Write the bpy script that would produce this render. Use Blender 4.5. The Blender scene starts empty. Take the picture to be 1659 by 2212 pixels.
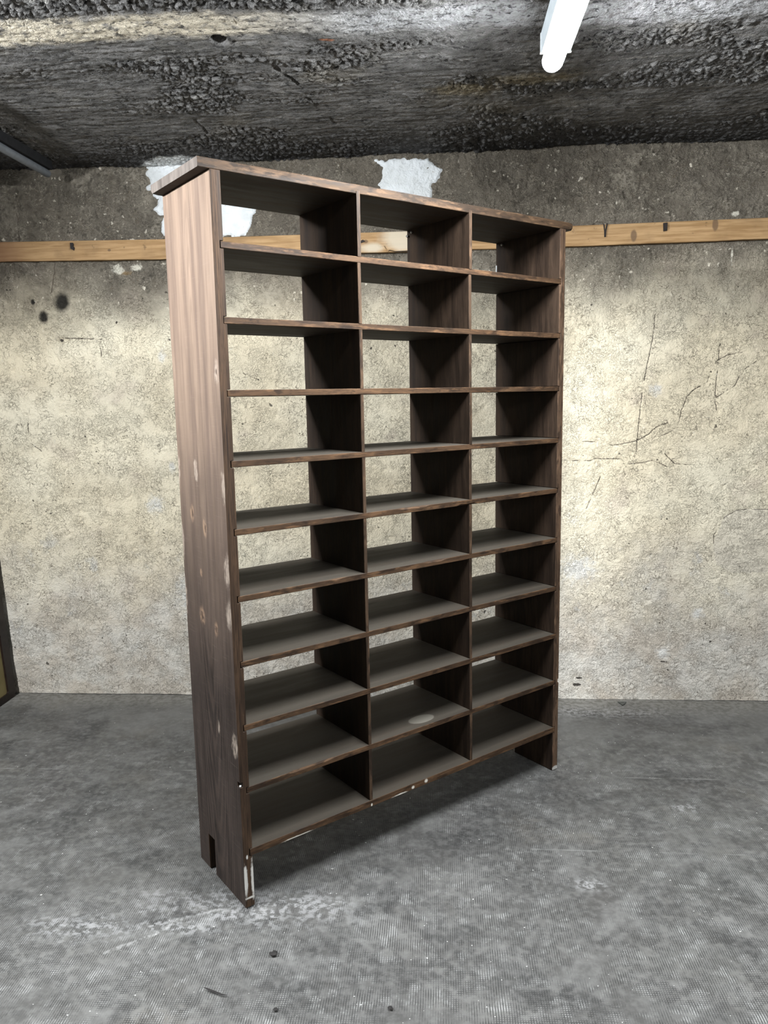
import bpy, bmesh, math, random
import numpy as np
from mathutils import Matrix, Vector

# ------------------------------------------------------------------ camera, world, exposure
scene = bpy.context.scene
cam_data = bpy.data.cameras.new('camera')
cam = bpy.data.objects.new('camera', cam_data)
scene.collection.objects.link(cam)
cam_data.sensor_fit = 'VERTICAL'
cam_data.sensor_height = 36.0
cam_data.lens = 26.971
cam_data.clip_start = 0.02
rgt, upv, fwd = Vector((0.99715, 0.07316, -0.01851)), Vector((0.00733, 0.15012, 0.98864)), Vector((-0.0751, 0.98596, -0.14916))
cam.matrix_world = Matrix(((rgt.x, upv.x, -fwd.x, 0.0), (rgt.y, upv.y, -fwd.y, 0.0), (rgt.z, upv.z, -fwd.z, 1.5444), (0, 0, 0, 1)))
scene.camera = cam
world = bpy.data.worlds.new('world')
scene.world = world
world.use_nodes = True
world.node_tree.nodes['Background'].inputs['Color'].default_value = (0.5, 0.55, 0.6, 1)
world.node_tree.nodes['Background'].inputs['Strength'].default_value = 0.05
scene.cycles.max_bounces = 6
scene.cycles.diffuse_bounces = 3
scene.cycles.glossy_bounces = 2
scene.cycles.transmission_bounces = 1
vs = scene.view_settings
scene.display_settings.display_device = 'sRGB'
vs.view_transform = 'Standard'
vs.look = 'None'
vs.exposure = 0.0
vs.gamma = 1.0
vs.use_curve_mapping = False
LAMP_RIGHT = 560.0      # emission of the lit tube in view (its builder is below)
LAMP_LEFT = 900.0     # emission of the lit tube on the left wall, out of frame
LAMP_FAR = 370.0       # emission of the ceiling tube near the right wall, out of frame

# room: x to the right along the back wall, y towards it, camera stands at the origin
WALL_Y = 3.7907
CEIL_Z = 2.66
XL, XR, YF = -2.372, 2.9, -2.4

# ------------------------------------------------------------------ numpy noise
def _hash(ix, iy, seed):
    h = (ix.astype(np.int64) * 374761393 + iy.astype(np.int64) * 668265263 + seed * 974634777) & 0xFFFFFFFF
    h = ((h ^ (h >> 13)) * 1274126177) & 0xFFFFFFFF
    h = ((h ^ (h >> 16)) * 2246822519) & 0xFFFFFFFF
    return (h ^ (h >> 15)) / 4294967295.0

def perlin(x, y, seed=0):
    x = np.asarray(x, float); y = np.asarray(y, float)
    x0 = np.floor(x); y0 = np.floor(y)
    fx, fy = x - x0, y - y0
    u = fx * fx * fx * (fx * (fx * 6 - 15) + 10); v = fy * fy * fy * (fy * (fy * 6 - 15) + 10)
    def g(dx, dy):
        a = _hash(x0 + dx, y0 + dy, seed) * 2 * np.pi
        return np.cos(a) * (fx - dx) + np.sin(a) * (fy - dy)
    n0 = g(0, 0) * (1 - u) + g(1, 0) * u
    n1 = g(0, 1) * (1 - u) + g(1, 1) * u
    return (n0 * (1 - v) + n1 * v) * 1.5

def fbm(x, y, seed=0, octv=4, gain=0.5):
    s, a = 0, 1.0
    for o in range(octv):
        s = s + a * perlin(x * 2 ** o, y * 2 ** o, seed + 17 * o)
        a *= gain
    return s

def worley(x, y, seed=0):
    x0 = np.floor(x); y0 = np.floor(y)
    f1 = np.full(x.shape, 9.0); f2 = np.full(x.shape, 9.0); idv = np.zeros(x.shape)
    for dx in (-1, 0, 1):
        for dy in (-1, 0, 1):
            cx, cy = x0 + dx, y0 + dy
            px = cx + _hash(cx, cy, seed); py = cy + _hash(cx, cy, seed + 5)
            d = np.hypot(px - x, py - y)
            near = d < f1
            f2 = np.where(near, f1, np.minimum(f2, d))
            idv = np.where(near, _hash(cx, cy, seed + 9), idv)
            f1 = np.where(near, d, f1)
    return f1, f2, idv

def sstep(a, b, x):
    t = np.clip((x - a) / (b - a), 0, 1)
    return t * t * (3 - 2 * t)

# ------------------------------------------------------------------ material nodes
class Nodes:
    def __init__(self, name):
        self.m = bpy.data.materials.new(name)
        self.m.use_nodes = True
        self.t = self.m.node_tree
        self.b = self.t.nodes['Principled BSDF']
        tc = self.t.nodes.new('ShaderNodeTexCoord')
        self.obj = tc.outputs['Object']
    def put(self, sock, v):
        if isinstance(v, bpy.types.NodeSocket): self.t.links.new(v, sock)
        elif isinstance(v, (tuple, list)):
            n = len(sock.default_value)
            sock.default_value = tuple(v) + (1,) * (n - len(v)) if n > len(v) else tuple(v)[:n]
        else: sock.default_value = v
    def math(self, op, a, b=0.0, clamp=False):
        n = self.t.nodes.new('ShaderNodeMath'); n.operation = op; n.use_clamp = clamp
        self.put(n.inputs[0], a); self.put(n.inputs[1], b)
        return n.outputs[0]
    def vmath(self, op, a, b=None, scale=None):
        n = self.t.nodes.new('ShaderNodeVectorMath'); n.operation = op
        self.put(n.inputs[0], a)
        if b is not None: self.put(n.inputs[1], b)
        if scale is not None: self.put(n.inputs['Scale'], scale)
        return n.outputs['Value'] if op in ('DOT_PRODUCT', 'LENGTH', 'DISTANCE') else n.outputs['Vector']
    def noise(self, vec, scale=5.0, detail=4.0, rough=0.55, dist=0.0, color=False):
        n = self.t.nodes.new('ShaderNodeTexNoise')
        self.put(n.inputs['Vector'], vec)
        n.inputs['Scale'].default_value = scale; n.inputs['Detail'].default_value = detail
        n.inputs['Roughness'].default_value = rough; n.inputs['Distortion'].default_value = dist
        return n.outputs['Color'] if color else n.outputs['Fac']
    def voronoi(self, vec, scale, feature='F1', out='Distance'):
        n = self.t.nodes.new('ShaderNodeTexVoronoi'); n.feature = feature
        self.put(n.inputs['Vector'], vec); n.inputs['Scale'].default_value = scale
        return n.outputs[out]
    def map(self, v, a, b, c=0.0, d=1.0, smooth=True):
        n = self.t.nodes.new('ShaderNodeMapRange')
        n.interpolation_type = 'SMOOTHSTEP' if smooth else 'LINEAR'
        self.put(n.inputs['Value'], v)
        for k, x in zip(('From Min', 'From Max', 'To Min', 'To Max'), (a, b, c, d)): self.put(n.inputs[k], x)
        return n.outputs['Result']
    def mix(self, f, a, b, mode='MIX'):
        n = self.t.nodes.new('ShaderNodeMix'); n.data_type = 'RGBA'; n.blend_type = mode
        self.put(n.inputs[0], f); self.put(n.inputs[6], a); self.put(n.inputs[7], b)
        return n.outputs[2]
    def mapping(self, vec, scale=(1, 1, 1), loc=(0, 0, 0), rot=(0, 0, 0)):
        n = self.t.nodes.new('ShaderNodeMapping')
        self.put(n.inputs['Vector'], vec)
        n.inputs['Scale'].default_value = scale; n.inputs['Location'].default_value = loc; n.inputs['Rotation'].default_value = rot
        return n.outputs['Vector']
    def xyz(self, vec):
        n = self.t.nodes.new('ShaderNodeSeparateXYZ'); self.put(n.inputs[0], vec)
        return n.outputs
    def attr(self, name):
        n = self.t.nodes.new('ShaderNodeAttribute'); n.attribute_name = name
        return n.outputs['Fac']
    def mul(self, a, b): return self.math('MULTIPLY', a, b)
    def add(self, a, b): return self.math('ADD', a, b)
    def spots(self, vec, items, warp=0.25, wscale=30.0):
        """mask of soft ellipsoids (centre, radii), edges roughened by noise"""
        w = self.mul(self.math('SUBTRACT', self.noise(vec, wscale, 3.0), 0.5), warp * 4)
        out = None
        for c, r, soft in items:
            q = self.vmath('MULTIPLY', self.vmath('SUBTRACT', vec, c), tuple(1.0 / k for k in r))
            d = self.add(self.vmath('LENGTH', q), w)
            f = self.map(d, 1.0 + soft, 1.0 - soft)
            out = f if out is None else self.math('MAXIMUM', out, f)
        return out
    def lines(self, vec, polys, width):
        """mask of thin polylines"""
        out = None
        for pl in polys:
            for a, b in zip(pl[:-1], pl[1:]):
                A = Vector(a); B = Vector(b); ba = B - A
                pa = self.vmath('SUBTRACT', vec, tuple(A))
                h = self.math('MULTIPLY', self.vmath('DOT_PRODUCT', pa, tuple(ba)), 1.0 / max(ba.dot(ba), 1e-9), clamp=True)
                d = self.vmath('LENGTH', self.vmath('SUBTRACT', pa, self.vmath('SCALE', tuple(ba), scale=h)))
                out = d if out is None else self.math('MINIMUM', out, d)
        return self.map(out, width, width * 0.35)
    def bump(self, height, strength, dist, normal=None):
        n = self.t.nodes.new('ShaderNodeBump')
        n.inputs['Strength'].default_value = strength; n.inputs['Distance'].default_value = dist
        self.put(n.inputs['Height'], height)
        if normal is not None: self.put(n.inputs['Normal'], normal)
        return n.outputs[0]
    def done(self, color, rough=0.9, normal=None, spec=0.3):
        self.put(self.b.inputs['Base Color'], color)
        self.put(self.b.inputs['Roughness'], rough)
        self.b.inputs['Specular IOR Level'].default_value = spec
        if normal is not None: self.put(self.b.inputs['Normal'], normal)
        return self.m

def plain(name, color, rough=0.6, metal=0.0, var=0.25, scale=40.0):
    n = Nodes(name)
    f = n.noise(n.obj, scale, 3.0)
    c = n.mix(n.map(f, 0.3, 0.7), tuple(k * (1 - var) for k in color), tuple(min(1, k * (1 + var)) for k in color))
    n.b.inputs['Metallic'].default_value = metal
    return n.done(c, rough, n.bump(f, 0.1, 0.001))

def emission(name, color, strength):
    n = Nodes(name)
    n.b.inputs['Base Color'].default_value = (0.8, 0.8, 0.8, 1)
    n.b.inputs['Emission Color'].default_value = (*color, 1)
    n.b.inputs['Emission Strength'].default_value = strength
    return n.m

# ------------------------------------------------------------------ object helpers
def link(name, me, mats=(), parent=None):
    o = bpy.data.objects.new(name, me)
    scene.collection.objects.link(o)
    for m in mats: me.materials.append(m)
    if parent is not None: o.parent = parent
    return o

def thing(name, label, cat, loc=(0, 0, 0), rot=(0, 0, 0)):
    o = bpy.data.objects.new(name, None)
    scene.collection.objects.link(o)
    o.location = loc; o.rotation_euler = rot
    o['label'] = label; o['category'] = cat
    return o

def grid_mesh(name, P, mask=None, smooth=True):
    """P: array (rows, cols, 3) -> quad mesh"""
    r, c = P.shape[:2]
    idx = np.arange(r * c).reshape(r, c)
    q = np.stack([idx[:-1, :-1], idx[:-1, 1:], idx[1:, 1:], idx[1:, :-1]], -1).reshape(-1, 4)
    V = P.reshape(-1, 3)
    if mask is not None:
        mk = mask.reshape(-1)
        q = q[mk[q].all(1)]
        used = np.unique(q)
        re = np.full(len(V), -1); re[used] = np.arange(len(used))
        q = re[q]; V = V[used]
    else: used = np.arange(len(V))
    me = bpy.data.meshes.new(name)
    me.vertices.add(len(V)); me.vertices.foreach_set('co', V.astype(np.float32).ravel())
    me.loops.add(q.size); me.loops.foreach_set('vertex_index', q.astype(np.int32).ravel())
    me.polygons.add(len(q))
    me.polygons.foreach_set('loop_start', np.arange(0, q.size, 4, dtype=np.int32))
    me.polygons.foreach_set('loop_total', np.full(len(q), 4, dtype=np.int32))
    me.update(calc_edges=True)
    if smooth: me.polygons.foreach_set('use_smooth', np.ones(len(q), dtype=bool))
    me.validate()
    return me, used

def set_attr(me, name, vals):
    a = me.attributes.new(name, 'FLOAT', 'POINT')
    a.data.foreach_set('value', np.asarray(vals, np.float32).ravel())

def bm_box(bm, lo, hi):
    vs_ = [bm.verts.new((x, y, z)) for x in (lo[0], hi[0]) for y in (lo[1], hi[1]) for z in (lo[2], hi[2])]
    for f in ((0, 1, 3, 2), (4, 6, 7, 5), (0, 4, 5, 1), (2, 3, 7, 6), (0, 2, 6, 4), (1, 5, 7, 3)):
        bm.faces.new([vs_[i] for i in f])

def bm_mesh(name, bm, smooth=False):
    bmesh.ops.recalc_face_normals(bm, faces=bm.faces[:])
    me = bpy.data.meshes.new(name); bm.to_mesh(me); bm.free()
    if smooth:
        for p in me.polygons: p.use_smooth = True
    return me

def tube_mesh(name, rings, seg=24, axis='Y', smooth=True):
    """lathe: rings = [(pos, radius)] along axis"""
    bm = bmesh.new(); prev = None
    for pos, r in rings:
        ring = []
        for k in range(seg):
            a = 2 * math.pi * k / seg
            c, s = r * math.cos(a), r * math.sin(a)
            ring.append(bm.verts.new((c, pos, s) if axis == 'Y' else (pos, c, s) if axis == 'X' else (c, s, pos)))
        if prev:
            for k in range(seg): bm.faces.new((prev[k], prev[(k + 1) % seg], ring[(k + 1) % seg], ring[k]))
        else: bm.faces.new(ring)
        prev = ring
    bm.faces.new(prev)
    return bm_mesh(name, bm, smooth)

def in_poly(x, z, poly):
    inside = np.zeros(x.shape, bool); dist = np.full(x.shape, 9.0)
    for (x1, z1), (x2, z2) in zip(poly, poly[1:] + poly[:1]):
        cond = (z1 > z) != (z2 > z)
        xi = (x2 - x1) * (z - z1) / ((z2 - z1) if z2 != z1 else 1e-9) + x1
        inside ^= cond & (x < xi)
        dx, dz = x2 - x1, z2 - z1
        t = np.clip(((x - x1) * dx + (z - z1) * dz) / (dx * dx + dz * dz), 0, 1)
        dist = np.minimum(dist, np.hypot(x - x1 - t * dx, z - z1 - t * dz))
    return np.where(inside, dist, -dist)

# ------------------------------------------------------------------ room shell: back wall
def axis_pts(lo, a, b, hi, fine, coarse):
    l = np.arange(lo, a, coarse); m = np.arange(a, b, fine); h = np.arange(b, hi, coarse)
    return np.concatenate([l, m, h, [hi]])

def wall_relief(x, z):
    """bulge of the plaster towards the room, metres"""
    xx = x + 0.02 * fbm(x * 6, z * 6, 41, 2); zz = z + 0.02 * fbm(x * 6, z * 6, 42, 2)
    big = 0.007 * fbm(x * 2.2, z * 2.2, 3, 3)
    rid = 1 - np.abs(perlin(xx * 48, zz * 62, 11)) * 2.2
    rid2 = 1 - np.abs(perlin(xx * 70, zz * 85, 12)) * 2.2
    zone = 0.30 + 0.85 * sstep(1.75, 2.25, z + 0.15 * fbm(x * 3, z * 3, 8, 2)) + 0.12 * sstep(0.45, 0.15, z) \
        + 0.35 * sstep(0.1, 0.6, fbm(x * 2.5, z * 2.5, 9, 2))
    pit = sstep(0.42, 0.75, perlin(xx * 30, zz * 30, 21)) * 0.004
    return big + zone * (0.0050 * rid * np.abs(fbm(x * 9, z * 9, 13, 2)) * 1.6 + 0.0014 * rid2 + 0.0022 * fbm(xx * 24, zz * 24, 14, 3)) - pit

WALL_POCKS = [(-1.879, 2.042, .05, .012), (-1.895, 1.851, .022, .012), (-1.86, 1.848, .018, .01), (-1.974, 1.966, .035, .006)]
gx = axis_pts(XL, -2.25, 1.62, XR, 0.0055, 0.012)
gz = axis_pts(0.0, 0.0, CEIL_Z + 0.02, CEIL_Z + 0.03, 0.0055, 0.04)
X, Z = np.meshgrid(gx, gz)
rel = wall_relief(X, Z)
for px, pz, pr, pd in WALL_POCKS:
    rel = rel - pd * sstep(1.0, 0.3, np.hypot(X - px, Z - pz) / pr + 0.25 * perlin(X * 60, Z * 60, 77))
CRACKS = [
    [(1.472, 1.67), (1.419, 1.632), (1.388, 1.564), (1.344, 1.536), (1.29, 1.497)],
    [(1.442, 1.722), (1.348, 1.707), (1.299, 1.68), (1.273, 1.629), (1.263, 1.583), (1.203, 1.55), (1.17, 1.516), (1.144, 1.447), (1.135, 1.389), (1.108, 1.354), (1.057, 1.332)],
    [(1.072, 1.39), (1.027, 1.373), (0.999, 1.341), (0.942, 1.31), (0.861, 1.293), (0.827, 1.288), (0.774, 1.306), (0.692, 1.31)],
    [(0.6, 1.219), (0.717, 1.215), (0.752, 1.226), (0.869, 1.222), (0.899, 1.198), (0.951, 1.2), (1.02, 1.214), (1.079, 1.187)],
    [(0.777, 1.151), (0.758, 1.098), (0.736, 1.044), (0.713, 0.989)],
    [(1.006, 1.89), (1.001, 1.794), (0.97, 1.624), (0.958, 1.526), (0.948, 1.398), (0.942, 1.31), (0.942, 1.221)],
    [(1.083, 1.238), (1.125, 1.195), (1.206, 1.191)],
    [(1.571, 0.97), (1.469, 0.971), (1.423, 0.965), (1.372, 0.935), (1.346, 0.881), (1.321, 0.845), (1.323, 0.815)],
    [(1.31, 1.75), (1.305, 1.62), (1.30, 1.50), (1.31, 1.45)],
    [(-1.69, 1.799), (-1.69, 1.773), (-1.7, 1.737), (-1.729, 1.717), (-1.769, 1.697)],
    [(-2.088, 1.507), (-2.1, 1.465), (-2.103, 1.4), (-2.094, 1.34), (-2.047, 1.305)],
    [(-1.89, 2.22), (-1.908, 2.133), (-1.918, 2.088), (-1.93, 2.068)],
    [(-2.06, 2.33), (-2.06, 2.45)], [(-1.86, 1.86), (-1.76, 1.855), (-1.66, 1.85)]]
side = np.full(X.shape, 9.0); near = np.full(X.shape, 9.0)
for pl in CRACKS:
    for (x1, z1), (x2, z2) in zip(pl[:-1], pl[1:]):
        dx, dz = x2 - x1, z2 - z1
        t = np.clip(((X - x1) * dx + (Z - z1) * dz) / (dx * dx + dz * dz), 0, 1)
        d = np.hypot(X - x1 - t * dx, Z - z1 - t * dz)
        s_ = ((X - x1) * dz - (Z - z1) * dx) / math.hypot(dx, dz)
        k = d < near
        side = np.where(k, s_, side); near = np.where(k, d, near)
rel = rel - 0.003 * sstep(0.006, 0.0, near)
def blobs(items):
    out = np.zeros(X.shape)
    for cx, cz, rx, rz in items:
        out = np.maximum(out, np.clip(1.5 - np.hypot((X - cx) / rx, (Z - cz) / rz), 0, 1.5) / 1.5)
    return out
MARKS = {
    'burn': blobs([(-1.872, 2.035, .048, .052), (-1.972, 1.966, .030, .036), (-2.02, 2.04, .014, .016)]),
    'hole': blobs([(-1.893, 1.852, .018, .014), (0.86, 1.25, .006, .01), (.69, .11, .03, .008), (-1.60, 1.93, .008, .01), (1.109, .20, .03, .007), (.68, .075, .03, .012)]),
    'pale': blobs([(-1.463, 1.018, .08, .08), (-1.36, 1.207, .03, .05), (-1.38, 1.76, .035, .05), (1.1, .245, .06, .05), (.67, .68, .16, .12), (1.26, .45, .05, .05), (1.02, 1.55, .05, .05), (-1.3, .55, .12, .2)]),
    'patched': np.clip(0.5 + in_poly(X, Z, [(1.62, .97), (1.469, .971), (1.423, .965), (1.372, .935), (1.346, .881), (1.321, .80), (1.34, .70), (1.42, .655), (1.62, .66)]) / 0.02, 0, 1),
    'drip': blobs([(-1.575, 2.185, .055, .035), (-1.48, 2.19, .045, .032), (1.345, 2.16, .008, .07), (1.35, 2.34, .03, .02)]),
    'rust': blobs([(-1.535, 2.165, .05, .02)])}
me, _ = grid_mesh('wall_back', np.stack([X, WALL_Y - rel, Z], -1))
set_attr(me, 'relief', rel); set_attr(me, 'crack_side', np.clip(side, -.1, .1)); set_attr(me, 'crack_near', np.clip(near, 0, .1))
for k_, v_ in MARKS.items(): set_attr(me, k_, v_)

def wall_material():
    n = Nodes('old_plaster'); P = n.obj
    x, y, z = n.xyz(P)
    big = n.noise(P, 1.6, 3.0); mid = n.noise(P, 7.0, 4.0, 0.6); fine = n.noise(P, 55.0, 4.0, 0.65)
    c = n.mix(n.map(big, 0.35, 0.65), (0.77, 0.675, 0.50), (0.83, 0.755, 0.59))
    c = n.mix(n.mul(n.map(mid, 0.40, 0.80), 0.30), c, (0.67, 0.575, 0.43))
    c = n.mix(n.mul(n.map(n.noise(P, 4.2, 3.0), 0.58, 0.75), 0.5), c, (0.66, 0.56, 0.46))
    # damp grey-pink foot of the wall
    low = n.map(n.add(z, n.mul(n.math('SUBTRACT', n.noise(P, 3.2, 4.0), 0.5), 0.9)), 0.95, 0.25)
    c = n.mix(n.mul(low, 0.80), c, n.mix(n.map(mid, 0.35, 0.65), (0.52, 0.465, 0.41), (0.64, 0.615, 0.575)))
    salt = n.mul(n.map(n.noise(P, 6.5, 5.0, 0.65), 0.60, 0.72), n.map(z, 1.25, 0.6))
    c = n.mix(n.mul(salt, 0.6), c, (0.70, 0.69, 0.665))
    # soot above the rail
    zs = n.add(z, n.mul(n.math('SUBTRACT', n.noise(P, 2.6, 5.0, 0.6), 0.5), 0.42))
    soot = n.map(zs, 1.74, 2.22)
    sootc = n.mix(n.map(mid, 0.35, 0.7), (0.075, 0.064, 0.053), (0.125, 0.108, 0.088))
    peak = n.map(n.attr('relief'), 0.003, 0.010)
    sootc = n.mix(n.mul(peak, 0.5), sootc, (0.30, 0.27, 0.22))
    sootc = n.mix(n.map(n.noise(P, 26.0, 2.0, 0.5), 0.70, 0.76), sootc, (0.62, 0.57, 0.48))
    wu = n.vmath('ADD', P, n.vmath('SCALE', n.vmath('SUBTRACT', n.noise(P, 16.0, 2.0, color=True), (0.5, 0.5, 0.5)), scale=0.06))
    curl = n.map(n.math('ABSOLUTE', n.math('SUBTRACT', n.noise(n.mapping(wu, (1.0, 1.0, 1.35)), 42.0, 2.0), 0.5)), 0.024, 0.006)
    curl = n.mul(curl, n.map(n.noise(P, 17.0, 3.0), 0.42, 0.58))
    sootc = n.mix(n.mul(curl, 0.6), sootc, (0.34, 0.305, 0.245))
    pocket = n.map(n.noise(wu, 36.0, 2.0), 0.40, 0.33)
    sootc = n.mix(n.mul(pocket, 0.75), sootc, (0.030, 0.026, 0.022))
    c = n.mix(n.mul(soot, 0.93), c, sootc)
    # trowel squiggles with the relief's shade painted in dark, pits, scratches
    wob = n.vmath('ADD', P, n.vmath('SCALE', n.vmath('SUBTRACT', n.noise(P, 14.0, 2.0, color=True), (0.5, 0.5, 0.5)), scale=0.07))
    s1 = n.map(n.math('ABSOLUTE', n.math('SUBTRACT', n.noise(wob, 46.0, 2.0), 0.5)), 0.017, 0.005)
    s1 = n.mul(s1, n.map(n.noise(P, 9.0, 3.0), 0.44, 0.56))
    s2 = n.map(n.math('ABSOLUTE', n.math('SUBTRACT', n.noise(wob, 88.0, 2.0), 0.5)), 0.028, 0.008)
    s2 = n.mul(s2, n.map(n.noise(P, 13.0, 3.0), 0.42, 0.58))
    sq = n.math('MAXIMUM', s1, n.mul(s2, 0.6))
    c = n.mix(n.mul(sq, n.map(n.noise(P, 18.0, 2.0), 0.42, 0.66, 0.05, 0.75)), c, (0.23, 0.185, 0.135))
    pits = n.map(n.noise(P, 34.0, 2.0, 0.5), 0.735, 0.76)
    c = n.mix(n.mul(pits, 0.85), c, (0.07, 0.06, 0.05))
    ragged = n.mul(n.math('SUBTRACT', n.noise(P, 45.0, 4.0, 0.7), 0.5), 0.012)
    cs = n.math('ABSOLUTE', n.add(n.attr('crack_side'), ragged))
    cracks = n.mul(n.map(cs, 0.0030, 0.0009), n.map(n.attr('crack_near'), 0.016, 0.008))
    cracks = n.mul(cracks, n.map(n.noise(P, 16.0, 3.0), 0.40, 0.52))
    c = n.mix(n.mul(cracks, 0.95), c, (0.09, 0.072, 0.055))
    rag = n.mul(n.math('SUBTRACT', n.noise(P, 38.0, 4.0, 0.65), 0.5), 1.1)
    def mark(name, lo, hi): return n.map(n.add(n.attr(name), rag), lo, hi)
    c = n.mix(n.mul(mark('patched', 0.35, 0.62), 0.45), c, (0.56, 0.51, 0.44))
    c = n.mix(n.mul(mark('pale', 0.45, 0.95), 0.65), c, (0.76, 0.755, 0.735))
    c = n.mix(n.mul(mark('rust', 0.5, 0.9), 0.6), c, (0.24, 0.15, 0.06))
    c = n.mix(n.mul(mark('drip', 0.5, 0.75), 0.85), c, (0.70, 0.66, 0.56))
    c = n.mix(n.mul(mark('hole', 0.5, 0.7), 0.95), c, (0.05, 0.042, 0.036))
    c = n.mix(n.mul(n.map(n.add(n.attr('burn'), n.mul(rag, 0.25)), 0.22, 0.7), 0.95), c, (0.016, 0.015, 0.014))
    fresh = n.mul(n.map(n.noise(P, 46.0, 2.0, 0.5), 0.70, 0.75), 0.6)
    c = n.mix(fresh, c, (0.72, 0.66, 0.54))
    h = n.add(n.mul(fine, 1.0), n.add(n.mul(n.noise(P, 130.0, 3.0, 0.6), 0.6), n.mul(sq, -0.9)))
    h = n.add(h, n.mul(pits, -1.2))
    return n.done(c, 0.95, n.bump(h, 1.0, 0.007), 0.15)

wall_back = link('wall_back', me, [wall_material()])
wall_back['kind'] = 'structure'

# white plaster repairs, parts of the back wall
def patch_material():
    n = Nodes('white_plaster'); P = n.obj
    c = n.mix(n.map(n.noise(P, 12.0, 4.0), 0.35, 0.65), (0.66, 0.68, 0.68), (0.76, 0.785, 0.80))
    c = n.mix(n.mul(n.map(n.noise(P, 34.0, 3.0), 0.66, 0.74), 0.5), c, (0.45, 0.42, 0.37))
    return n.done(c, 0.8, n.bump(n.add(n.noise(P, 25.0, 3.0, 0.5, 0.8), n.mul(n.noise(P, 120.0, 2.0), 0.3)), 1.0, 0.012), 0.2)
M_patch = patch_material()
PATCHES = [
    [(-1.33, 2.70), (-1.205, 2.70), (-1.09, 2.69), (-0.942, 2.615), (-0.871, 2.44), (-0.889, 2.381), (-0.909, 2.339), (-0.933, 2.312), (-1.325, 2.316), (-1.352, 2.376), (-1.333, 2.418), (-1.385, 2.451), (-1.350, 2.503), (-1.408, 2.548), (-1.390, 2.59), (-1.412, 2.622), (-1.385, 2.665)],
    [(-0.305, 2.64), (-0.213, 2.65), (-0.051, 2.638), (0.026, 2.588), (0.002, 2.548), (-0.031, 2.518), (-0.018, 2.476), (-0.042, 2.436), (-0.151, 2.427), (-0.26, 2.464), (-0.289, 2.528), (-0.266, 2.585)]]
for poly in PATCHES:
    a = np.array(poly)
    px = np.arange(a[:, 0].min() - .04, a[:, 0].max() + .04, 0.004)
    pz = np.arange(a[:, 1].min() - .04, min(a[:, 1].max() + .04, CEIL_Z + 0.01), 0.004)
    U, V = np.meshgrid(px, pz)
    sd = in_poly(U, V, poly) + 0.012 * fbm(U * 22, V * 22, 63, 3)
    sm = 0.007 * fbm(U * 2.2, V * 2.2, 3, 3)
    lift = sm + 0.0115 * sstep(-0.004, 0.018, sd) + 0.0022 * fbm(U * 13, V * 13, 64, 3) - 0.003
    me, _ = grid_mesh('plaster_patch', np.stack([U, WALL_Y - lift, V], -1), sd > -0.003)
    link('plaster_patch', me, [M_patch], wall_back)['label'] = 'white plaster repair patch'

# ------------------------------------------------------------------ ceiling
def ceiling_relief(x, y):
    lump_zone = np.clip(sstep(2.43, 2.37, y + 0.03 * fbm(x * 3, y * 3, 31, 2) - 0.045 * x) * 1.6 + 1.3 * sstep(0.0, 0.4, fbm(x * 1.6, y * 3.2, 33, 3)) * sstep(2.58, 2.68, y)
                        + 0.7 * sstep(3.35, 3.6, y + 0.1 * fbm(x * 4, y * 4, 36, 2)), 0, 1.6)
    wx, wy = x + 0.02 * fbm(x * 9, y * 9, 34, 2), y + 0.02 * fbm(x * 9, y * 9, 35, 2)
    f1, f2, idv = worley(wx * 36, wy * 42, 51)
    g1, g2, idw = worley(wx * 60, wy * 66, 52)
    lumps = sstep(0.02, 0.5, f2 - f1) * (0.35 + 0.9 * idv)
    small = sstep(0.02, 0.5, g2 - g1) * (0.3 + 0.8 * idw)
    streak = fbm(x * 5, y * 34, 37, 3)
    return 0.010 * fbm(x * 1.7, y * 1.7, 38, 3) + lump_zone * (0.0075 * lumps + 0.004 * small - 0.005) + 0.0022 * streak + 0.0016 * small * (0.5 + 0.5 * np.clip(fbm(x * 5, y * 5, 39, 2) + .5, 0, 1.4)) \
        + 0.0018 * fbm(x * 40, y * 40, 40, 3), lump_zone, f2 - f1
gx = axis_pts(XL, -2.25, 1.72, XR, 0.006, 0.014)
gy = axis_pts(YF, 2.02, WALL_Y + .02, WALL_Y + .03, 0.006, 0.014)
X, Y = np.meshgrid(gx, gy)
rel, lz, edge = ceiling_relief(X, Y)
for (x0, y0, x1, y1, wd) in [(-.64, 2.59, -.50, 2.92, .012), (-.49, 3.05, -.42, 3.42, .012), (-.99, 3.18, -.96, 3.5, .012), (-.12, 3.4, .22, 2.98, .014), (.36, 3.62, .75, 3.0, .012)]:
    t = np.clip(((X - x0) * (x1 - x0) + (Y - y0) * (y1 - y0)) / ((x1 - x0) ** 2 + (y1 - y0) ** 2), 0, 1)
    d = np.hypot(X - x0 - t * (x1 - x0) + .02 * perlin(X * 14, Y * 14, 3), Y - y0 - t * (y1 - y0) + .02 * perlin(X * 14, Y * 14, 4))
    rel = rel - 0.016 * sstep(wd, wd * .2, d) * sstep(-0.2, 0.25, perlin(X * 9, Y * 9, 90))
rel = rel - 0.045 * sstep(1, .4, np.hypot((X + .69) / .03, (Y - 2.57) / .035))
me, _ = grid_mesh('ceiling', np.stack([X, Y, CEIL_Z - rel], -1)[:, ::-1])
set_attr(me, 'relief', rel[:, ::-1]); set_attr(me, 'gap', (edge * np.clip(lz, 0, 1) + (1 - np.clip(lz, 0, 1)))[:, ::-1])

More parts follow.
